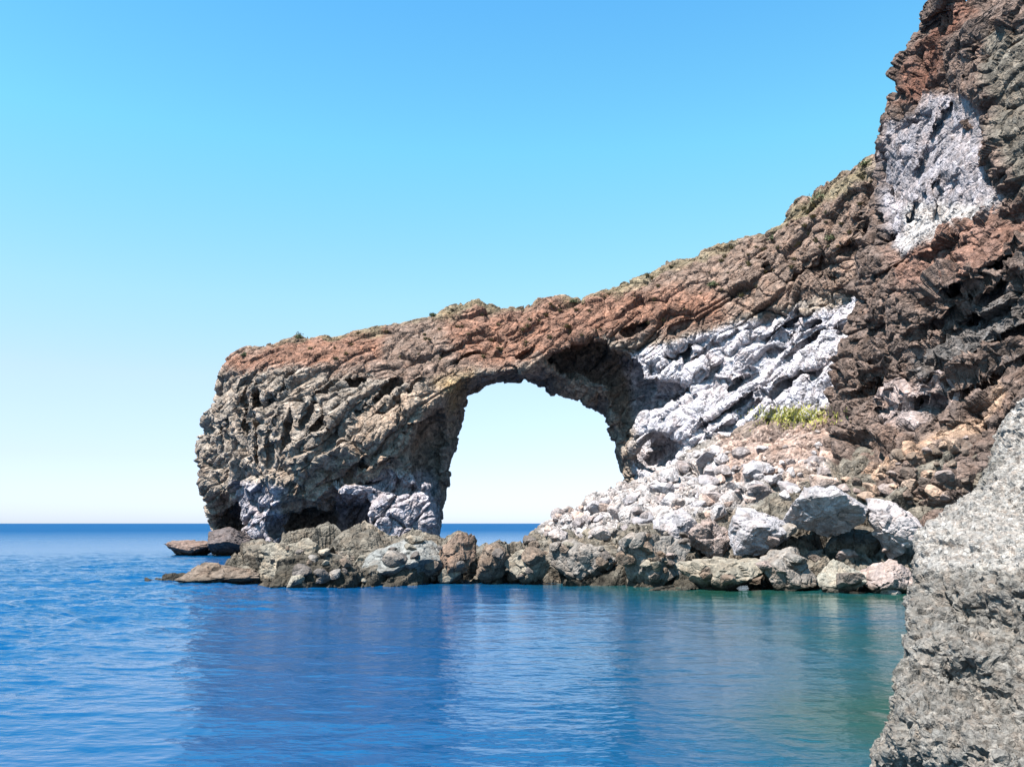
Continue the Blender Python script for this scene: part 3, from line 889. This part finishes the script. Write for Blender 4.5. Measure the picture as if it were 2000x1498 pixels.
def scatter(count, poly, tints, size, label, group, ok_names):
    meshes = [stone_mesh(900 + 7 * i + len(label), t_) for i, t_ in enumerate(tints)]
    xs = [a for a, b in poly]; ys = [b for a, b in poly]
    made = 0
    for _ in range(count * 6):
        if made >= count: break
        x, y = rs.uniform(min(xs), max(xs)), rs.uniform(min(ys), max(ys))
        if sd_poly(poly, np.array([x]), np.array([y]))[0] > 0: continue
        h_ = hit(x, y)
        if not h_ or not any(h_[2].startswith(k) for k in ok_names): continue
        o = bpy.data.objects.new('stone', rs.choice(meshes)); C.objects.link(o)
        sz = size[0] * (size[1] / size[0]) ** (rs.random() ** 1.8)
        o.location = h_[0] + Vector((0, 0, 0.12 * sz)); o.scale = (sz, sz, sz)
        o.rotation_euler = (rs.uniform(-.5, .5), rs.uniform(-.5, .5), rs.uniform(0, 6.28))
        o['label'] = label; o['category'] = 'stone'; o['group'] = group
        made += 1
scatter(130, [(1050,1020),(1240,945),(1400,870),(1620,840),(1610,960),(1480,990),(1250,1040),(1080,1060)], [stone(206,202,204), stone(190,182,180), stone(168,160,160), stone(200,180,170)], (0.22, 0.95),
        'pale angular stone lying on the white scree slope', 'stones on the scree slope', ('white_scree', 'ledge_rock'))
scatter(34, [(1080,1030),(1250,950),(1400,880),(1560,880),(1560,960),(1400,1000),(1250,1035)], [stone(196,192,196), stone(180,176,180), stone(168,160,160)], (0.5, 1.25),
        'large pale angular block half sunk in the white scree', 'large blocks in the scree', ('white_scree', 'ledge_rock'))
scatter(24, [(1180,1050),(1420,1000),(1560,1040),(1800,1060),(1790,1160),(1350,1150),(1190,1140)], [grey_c, brown_c, pink_c, stone(120,112,106)], (0.35, 1.0),
        'grey brown block jammed between the big waterline boulders', 'blocks jammed between the boulders', ('ledge_rock', 'boulder', 'brown_rock', 'white_scree'))
scatter(70, [(420,1125),(560,1060),(900,1050),(1300,1030),(1330,1120),(1000,1130),(560,1140)], [olive_c, grey_c, brown_c, stone(118,112,108)], (0.2, 0.7),
        'small angular grey brown stone lying on the shore ledge', 'stones on the shore ledge', ('ledge_rock', 'boulder'))
scatter(60, [(1600,960),(1720,900),(1900,850),(1900,960),(1760,990),(1620,990)], [brown_c, pink_c, stone(188,164,146), stone(120,108,100)], (0.18, 0.7),
        'brown stone fallen at the foot of the dark cliff', 'stones at the foot of the cliff', ('brown_rock', 'rusty_band', 'ledge_rock', 'white_scree'))

def leaf_material(name, a, b):
    t = NT(name)
    co = t.add('ShaderNodeNewGeometry').outputs['Position']
    t.link(t.ramp(t.noise(co, 7.0, 2, 0.6), [(0.35, tuple(a)), (0.65, tuple(b))]), t.b.inputs['Base Color'])
    t.b.inputs['Roughness'].default_value = 0.7
    return t.m
M_GRASS = leaf_material('grass_blades', srgb(116,126,40), srgb(176,168,86))
M_LEAF = leaf_material('shrub_leaves', srgb(52,62,40), srgb(92,98,62))
M_STEM = leaf_material('shrub_stem', srgb(84,70,54), srgb(110,94,76))

# grass patch: blades
bv, bq = [], []
for _ in range(1700):
    x, y = rs.gauss(1560, 34) - abs(rs.gauss(0, 14)), rs.gauss(812, 9)
    h_ = hit(x, y)
    if not h_ or h_[0].y > 80: continue
    c_ = np.array(h_[0]); a_ = rs.uniform(0, 6.28); L = rs.uniform(.08, .28); wd = rs.uniform(.025, .05)
    dx, dy = math.cos(a_) * wd, math.sin(a_) * wd
    lx, ly = rs.uniform(-.18, .18), rs.uniform(-.18, .18)
    k_ = len(bv)
    bv += [c_ + (-dx, -dy, -.05), c_ + (dx, dy, -.05), c_ + (dx * .6 + lx * .5, dy * .6 + ly * .5, L * .6), c_ + (lx, ly, L)]
    bq.append((k_, k_ + 1, k_ + 2, k_ + 3))
gr = put('grass', np.array(bv), np.array(bq), M_GRASS, None, None, False, base=np.array(bv[0]))
gr['kind'] = 'stuff'; gr['label'] = 'yellow green grass patch growing at the foot of the white wall'; gr['category'] = 'grass'

def shrub(label, px_, py_, w, hgt, seed):
    h_ = hit(px_, py_)
    if not h_: return
    r = np.random.RandomState(seed)
    e = empty('shrub', h_[0], label, 'shrub', 'shrubs along the ridge')
    base = np.array(h_[0])
    lv, lq = [], []
    for _ in range(420):
        d_ = r.normal(size=3); d_ /= np.linalg.norm(d_); d_[2] = abs(d_[2])
        rad = r.uniform(.45, 1.0) * (0.8 + 0.3 * math.sin(5 * math.atan2(d_[1], d_[0]) + seed))
        c_ = base + d_ * rad * np.array((w, w, hgt)) + (0, 0, .05)
        a_ = r.normal(size=3); a_ /= np.linalg.norm(a_); b_ = np.cross(a_, r.normal(size=3)); b_ /= np.linalg.norm(b_)
        sz = r.uniform(.05, .11)
        k_ = len(lv); lv += [c_ - a_ * sz, c_ + b_ * sz * .45, c_ + a_ * sz, c_ - b_ * sz * .45]; lq.append((k_, k_ + 1, k_ + 2, k_ + 3))
    cr = put('crown', np.array(lv), np.array(lq), M_LEAF, e, None, False); cr['kind'] = 'stuff'
    for i in range(4):
        a_ = i * 1.57 + r.uniform(0, 1)
        tip = base + np.array((math.cos(a_) * w * .6, math.sin(a_) * w * .6, hgt * .7))
        sv = []
        for f_, rr_ in ((base - (0, 0, .15), .035), (tip, .012)):
            for k_ in range(4): sv.append(f_ + np.array((math.cos(k_ * 1.57), math.sin(k_ * 1.57), 0)) * rr_)
        put('stem', np.array(sv), np.array([(k_, (k_ + 1) % 4, 4 + (k_ + 1) % 4, 4 + k_) for k_ in range(4)]), M_STEM, e, None, False)
# scrub tufts over the upper slope
M_TUFT = leaf_material('dry_scrub', srgb(70,66,44), srgb(120,108,70))
tmesh = []
for i in range(3):
    r = np.random.RandomState(70 + i); tv, tq = [], []
    for _ in range(90):
        a_ = r.uniform(0, 6.28); rad = r.uniform(0, .25); tilt = r.uniform(.1, .9); L = r.uniform(.5, 1.0)
        b_ = np.array((math.cos(a_) * rad, math.sin(a_) * rad, -.12)); t_ = b_ + np.array((math.cos(a_) * tilt, math.sin(a_) * tilt, L * .8))
        w_ = np.array((-math.sin(a_), math.cos(a_), 0)) * .06
        k_ = len(tv); tv += [b_ - w_, b_ + w_, (b_ + t_) / 2 + w_ * .9, t_]; tq.append((k_, k_ + 1, k_ + 2, k_ + 3))
    me = np_mesh('scrub_tuft', np.array(tv), np.array(tq)); me.materials.append(M_TUFT); tmesh.append(me)
upper = [(470,690),(700,645),(900,598),(1100,588),(1300,525),(1500,458),(1700,310),(1715,420),(1560,560),(1250,640),(950,700),(560,712)]
made = 0
while made < 110:
    x, y = rs.uniform(460, 1720), rs.uniform(300, 715)
    if sd_poly(upper, np.array([x]), np.array([y]))[0] > 0: continue
    h_ = hit(x, y); made += 1
    if not h_ or not h_[2].startswith(('soil_cap', 'span', 'pier')): continue
    o = bpy.data.objects.new('scrub_tuft', rs.choice(tmesh)); C.objects.link(o)
    sz = rs.uniform(.22, .55); o.scale = (sz, sz, sz); o.location = h_[0]; o.rotation_euler = (0, 0, rs.uniform(0, 6.28))
    o['label'] = 'small dry scrub tuft growing on the reddish upper slope'; o['category'] = 'tuft'; o['group'] = 'scrub tufts on the upper slope'
for i, (lab, x, y, w, hg) in enumerate([
    ('dark round shrub alone on the seaward end of the ridge', 583, 662, .55, .7), ('low dark shrub on the ridge above the opening', 1120, 592, .45, .4),
    ('largest dark shrub mass on the ridge below the cliff', 1600, 392, 1.1, .8), ('dark shrub on the ridge left of the largest shrub', 1510, 470, .6, .5),
    ('shrub at the notch where the ridge meets the cliff', 1690, 325, .6, .5), ('low shrub on the ridge over the pier', 845, 618, .4, .35), ('small shrub at the top edge of the pier nose', 478, 696, .4, .35),
    ('olive shrub on the reddish slope under the ridge', 1392, 560, .6, .45), ('dark shrub on the upper slope near the pale cliff face', 1625, 470, .6, .5)]):
    shrub(lab, x, y, w, hg, 40 + i)
tick('plants')
